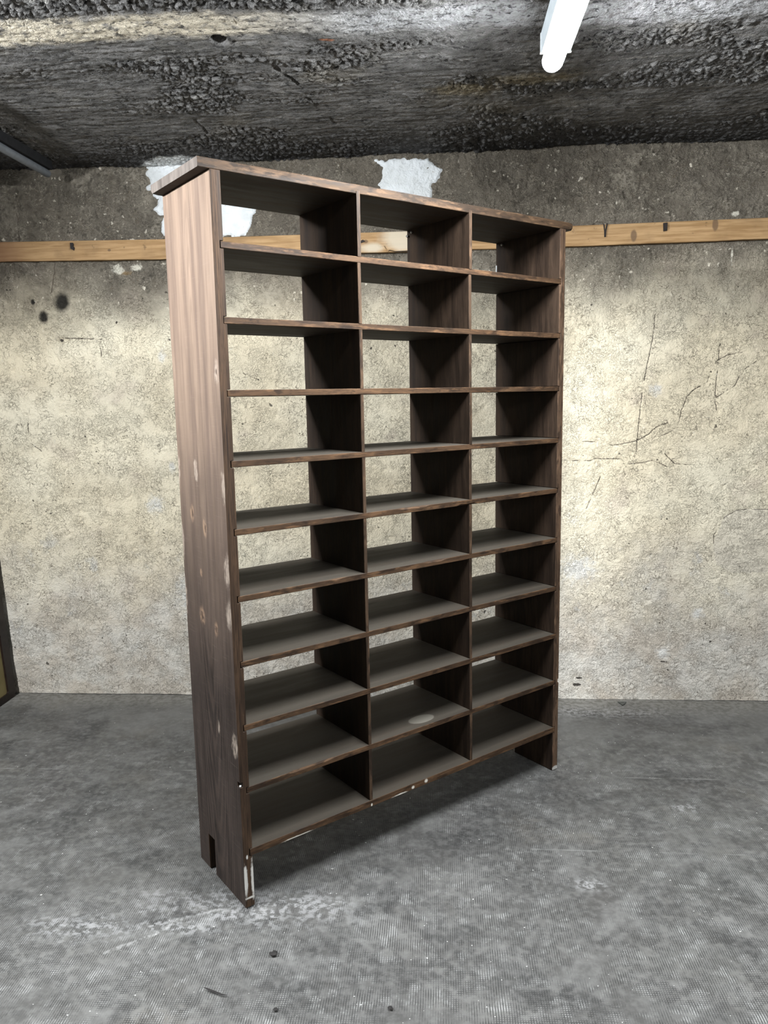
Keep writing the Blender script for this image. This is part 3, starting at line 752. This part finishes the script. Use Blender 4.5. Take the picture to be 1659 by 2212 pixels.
# side panels, with the housings for the shelves cut in
def side_panel(x_in, x_out, cutters, mats, seed):
    """profile in x-z pulled through the depth, then notched"""
    sgn = 1 if x_out > x_in else -1
    prof = [(x_out, 0), (x_in, 0)]
    for z, st in reversed([(zz, STB if i == 9 else ST) for i, zz in enumerate(ZS)]):
        d = (DADO + 0.0022) * sgn
        prof += [(x_in, z - st - .0012), (x_in + d, z - st - .0012), (x_in + d, z + .0012), (x_in, z + .0012)]
    prof += [(x_in, H), (x_out, H)]
    bm = bmesh.new()
    f = bm.faces.new([bm.verts.new((x, 0, z)) for x, z in prof])
    g = bmesh.ops.extrude_face_region(bm, geom=[f])
    bmesh.ops.translate(bm, vec=(0, D, 0), verts=[v for v in g['geom'] if isinstance(v, bmesh.types.BMVert)])
    o = link('side_panel', bm_mesh('side_panel', bm), [], None)
    bm = bmesh.new()
    for lo, hi in cutters: bm_box(bm, lo, hi)
    cut = link('cutter', bm_mesh('cutter', bm))
    m = o.modifiers.new('notch', 'BOOLEAN'); m.object = cut; m.operation = 'DIFFERENCE'; m.solver = 'EXACT'
    m = o.modifiers.new('arris', 'BEVEL'); m.width = 0.0011; m.segments = 1; m.limit_method = 'ANGLE'; m.angle_limit = math.radians(60)
    dg = bpy.context.evaluated_depsgraph_get()
    me = bpy.data.meshes.new_from_object(o.evaluated_get(dg))
    o.modifiers.clear(); o.data = me
    bpy.data.objects.remove(cut)
    me.materials.clear()
    for mm in mats: me.materials.append(mm)
    for p in me.polygons:
        nx, ny = p.normal.x, p.normal.y
        p.material_index = 1 if ny < -0.5 else 0 if nx * sgn > 0.5 else 2
    o.parent = unit
    return o
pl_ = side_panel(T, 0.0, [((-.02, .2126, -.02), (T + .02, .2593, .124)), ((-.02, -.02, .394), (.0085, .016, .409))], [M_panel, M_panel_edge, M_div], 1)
pl_['label'] = 'weathered left side panel with light painted into its pale top'
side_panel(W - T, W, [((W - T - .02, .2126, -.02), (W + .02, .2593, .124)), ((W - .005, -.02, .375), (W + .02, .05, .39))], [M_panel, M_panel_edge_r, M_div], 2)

# white chip of filler left in the notch of the left panel
bm = bmesh.new(); bmesh.ops.create_icosphere(bm, subdivisions=2, radius=.0032)
for v in bm.verts: v.co *= 1 + .25 * perlin(np.array([v.co.x * 400]), np.array([v.co.z * 400 + 3]), 8)[0]
o = link('plaster_crumb', bm_mesh('plaster_crumb', bm), [M_patch], unit); o.location = (.0042, .006, .3965); o['label'] = 'white crumb in the notch'

# ten shelves
SHELF_CHIPS = {2: [(.505, .525, 1, .007)], 6: [(.105, .165, 2, .009)], 7: [(.10, .15, 2, .011)], 5: [(.33, .36, 3, .004), (.70, .80, 3, .005)], 4: [(.60, .72, 3, .004), (.86, .94, 0, .005)], 8: [(.15, .32, 3, .004)], 0: [(1.2, 1.26, 3, .004)]}
for i, z in enumerate(ZS):
    st = STB if i == 9 else ST
    x0, x1 = T - DADO + (0.001 if i in (5, 3) else 0), W - T + DADO - (0.0045 if i == 4 else 0)
    y_in = (0.0, .0015, .0005, .001, 0, .001, .0005, 0, .001, -.001)[i]
    mats = [M_shelf_stain if i == 8 else M_shelf, M_bottom_edge if i == 9 else M_shelf_edge, M_shelf]
    board('shelf', x1 - x0, D - y_in, st, (lambda l, a, b, x0=x0, z=z, st=st, y=y_in: (x0 + l, y + a, z - st + b)), mats, unit, 20 + i, chips=SHELF_CHIPS.get(i, ()))

# upright dividers, one piece per compartment height
tops = [H + .0075] + [z - (STB if i == 9 else ST) for i, z in enumerate(ZS[:-1])]
for j, dx in enumerate((D1, D2)):
    for i in range(10):
        lo, hi = ZS[i], tops[i]
        xo = dx + rng.uniform(-.0009, .0009)
        yo = -.0012 if i == 0 else rng.uniform(0, .0015)
        if i == 0:
            # the top piece is let into the front of the top board
            bm = bmesh.new()
            bm_box(bm, (xo, yo, lo), (xo + DT, D - .001, H)); bm_box(bm, (xo + .0006, yo, H), (xo + DT - .0006, .004, H + .0075))
            o = link('divider', bm_mesh('divider', bm), [M_div, M_div_edge], unit)
            for p in o.data.polygons: p.material_index = 1 if p.normal.y < -.5 else 0
        else:
            board('divider', hi - lo, D - .001 - yo, DT, (lambda l, a, b, xo=xo, lo=lo, yo=yo: (xo + b, yo + a, lo + l)), [M_div, M_div_edge], unit, 60 + j * 12 + i)

# top board, overhanging both sides
TT = 0.0262
board('top_board', W + .0331 + .0375, D + .004, TT, lambda l, a, b: (-.0331 + l, a, H + b), [M_shelf, M_top_edge, M_end_grain], unit, 99, wobble=0.0009, chips=[(-.01, .012, 1, .012), (1.478, 1.52, 0, .008), (1.485, 1.52, 3, .006)])
# nails left sticking out near the back of the top row
M_nail = plain('zinc_nail', (0.42, 0.41, 0.39), 0.4, 0.8)
for (x, y, z) in ((D2, D - .035, H - .012), (D2, D - .006, H - .125), (W - T, D - .040, H - .012), (D2, D - .010, H - .022)):
    nm = link('nail', tube_mesh('nail', [(-.010, .0045), (-.0085, .005), (-.008, .0017), (.002, .0017)], 10, 'X'), [M_nail], unit)
    nm.location = (x, y, z)
bm = bmesh.new(); bm_box(bm, (-.002, -.002, -.013), (.0005, .004, .013))
bmesh.ops.bevel(bm, geom=bm.edges[:], offset=.0008, segments=1, affect='EDGES')
o = link('paint_chip', bm_mesh('paint_chip', bm), [M_patch], unit); o.location = (W - T, D - .004, H - .10); o['label'] = 'white chip on the back edge'

# ------------------------------------------------------------------ framed panel leaning at the far left
fp = thing('framed_panel', 'dark framed olive-gold panel with rounded corners leaning at the far left', 'panel', (-2.277, 3.757, 0.0), (0, math.radians(-3.2), 0))
PW, PH, PR, FW, FH, TH = 0.86, 1.10, 0.034, 0.062, 0.036, 0.028
def rrect(w0, w1, h0, h1, r, k=8):
    out = []
    for cx, cz, a0 in ((w1 - r, h0 + r, -90), (w1 - r, h1 - r, 0), (w0 + r, h1 - r, 90), (w0 + r, h0 + r, 180)):
        for t in range(k + 1):
            a = math.radians(a0 + 90 * t / k)
            out.append((cx + r * math.cos(a), cz + r * math.sin(a)))
    return out
outer = rrect(-PW, 0, 0, PH, PR); inner = rrect(-PW + FW, -FW, FH, PH - FH, .012)
bm = bmesh.new()
loops = []
for pts, x in ((outer, -TH), (outer, -.004), ([(a * .998, b * .998 + .001) for a, b in outer], 0.0), (inner, 0.0), (inner, -TH)):
    loops.append([bm.verts.new((x, a, b)) for a, b in pts])
N_ = len(outer)
for A_, B_ in zip(loops, loops[1:] + loops[:1]):
    for k in range(N_): bm.faces.new((A_[k], A_[(k + 1) % N_], B_[(k + 1) % N_], B_[k]))
M_frame = plain('dark_polished_frame', (0.020, 0.012, 0.010), 0.35)
link('frame', bm_mesh('frame', bm), [M_frame], fp)['label'] = 'dark brown rounded frame'
def gold():
    n = Nodes('olive_gold_fabric'); P = n.obj
    c = n.mix(n.map(n.noise(P, 5.0, 3.0), 0.35, 0.65), (0.30, 0.25, 0.12), (0.38, 0.32, 0.16))
    w = n.noise(n.mapping(P, (1, 300, 300)), 1.0, 1.0)
    return n.done(c, 0.8, n.bump(w, 0.3, 0.0006), 0.2)
bm = bmesh.new(); bm_box(bm, (-.020, -PW + FW - .004, FH - .004), (-.010, -FW + .004, PH - FH + .004))
link('infill_panel', bm_mesh('infill_panel', bm), [gold()], fp)['label'] = 'olive-gold infill'

# ------------------------------------------------------------------ small litter on the floor
M_litter = plain('black_crumb', (0.020, 0.018, 0.017), 0.8)
def crumb(name, label, loc, size, seed, cat='debris', flat=.22):
    bm = bmesh.new(); bmesh.ops.create_icosphere(bm, subdivisions=2, radius=1)
    for v in bm.verts:
        k = 1 + .8 * perlin(np.array([v.co.x * 1.3 + seed * .37]), np.array([v.co.y * 1.3 + v.co.z * .4 + .5]), seed)[0]
        v.co = Vector((v.co.x * size[0] * k, v.co.y * size[1] * k, v.co.z * flat * min(size) * k))
    o = link(name, bm_mesh(name, bm), [M_litter])
    o.location = (loc[0], loc[1], flat * min(size) * .9)
    o['label'] = label; o['category'] = cat
    return o
crumb('crumb', 'black flake on the floor in front of the near shelf foot', (-0.480, 1.919), (.012, .010), 3)
crumb('crumb', 'tiny black crumb near the bottom edge, left of centre on the floor', (-0.432, 1.722), (.006, .006), 5)
crumb('crumb', 'tiny black crumb near the bottom edge, at the middle of the floor', (-0.140, 1.741), (.007, .006), 7)
bm = bmesh.new(); prev = None
wp = [(-.640, 1.784, .2), (-.628, 1.779, .8), (-.612, 1.7725, 1), (-.597, 1.767, .9), (-.584, 1.762, .7), (-.571, 1.760, .25)]
for a, b, r in wp:
    ring = [bm.verts.new((a + .3 * .003 * r * math.cos(t * math.pi / 3), b + .003 * r * math.cos(t * math.pi / 3), .002 + .002 * r * math.sin(t * math.pi / 3))) for t in range(6)]
    if prev:
        for k in range(6): bm.faces.new((prev[k], prev[(k + 1) % 6], ring[(k + 1) % 6], ring[k]))
    else: bm.faces.new(ring)
    prev = ring
bm.faces.new(prev)
so = link('splinter', bm_mesh('splinter', bm), [M_litter])
so['label'] = 'thin curved black sliver lying on the floor at lower left'; so['category'] = 'debris'
bm = bmesh.new()
f = bm.faces.new([bm.verts.new(p) for p in ((.875, 3.748, .0), (.918, 3.748, .0), (.905, 3.722, .0), (.890, 3.706, .0))])
g = bmesh.ops.extrude_face_region(bm, geom=[f])
bmesh.ops.translate(bm, vec=(0, 0, .005), verts=[v for v in g['geom'] if isinstance(v, bmesh.types.BMVert)])
o = link('shard', bm_mesh('shard', bm), [plain('grey_shard', (0.07, 0.072, 0.065), 0.7)])
o['label'] = 'dark grey triangular shard lying on the floor by the back wall'; o['category'] = 'debris'
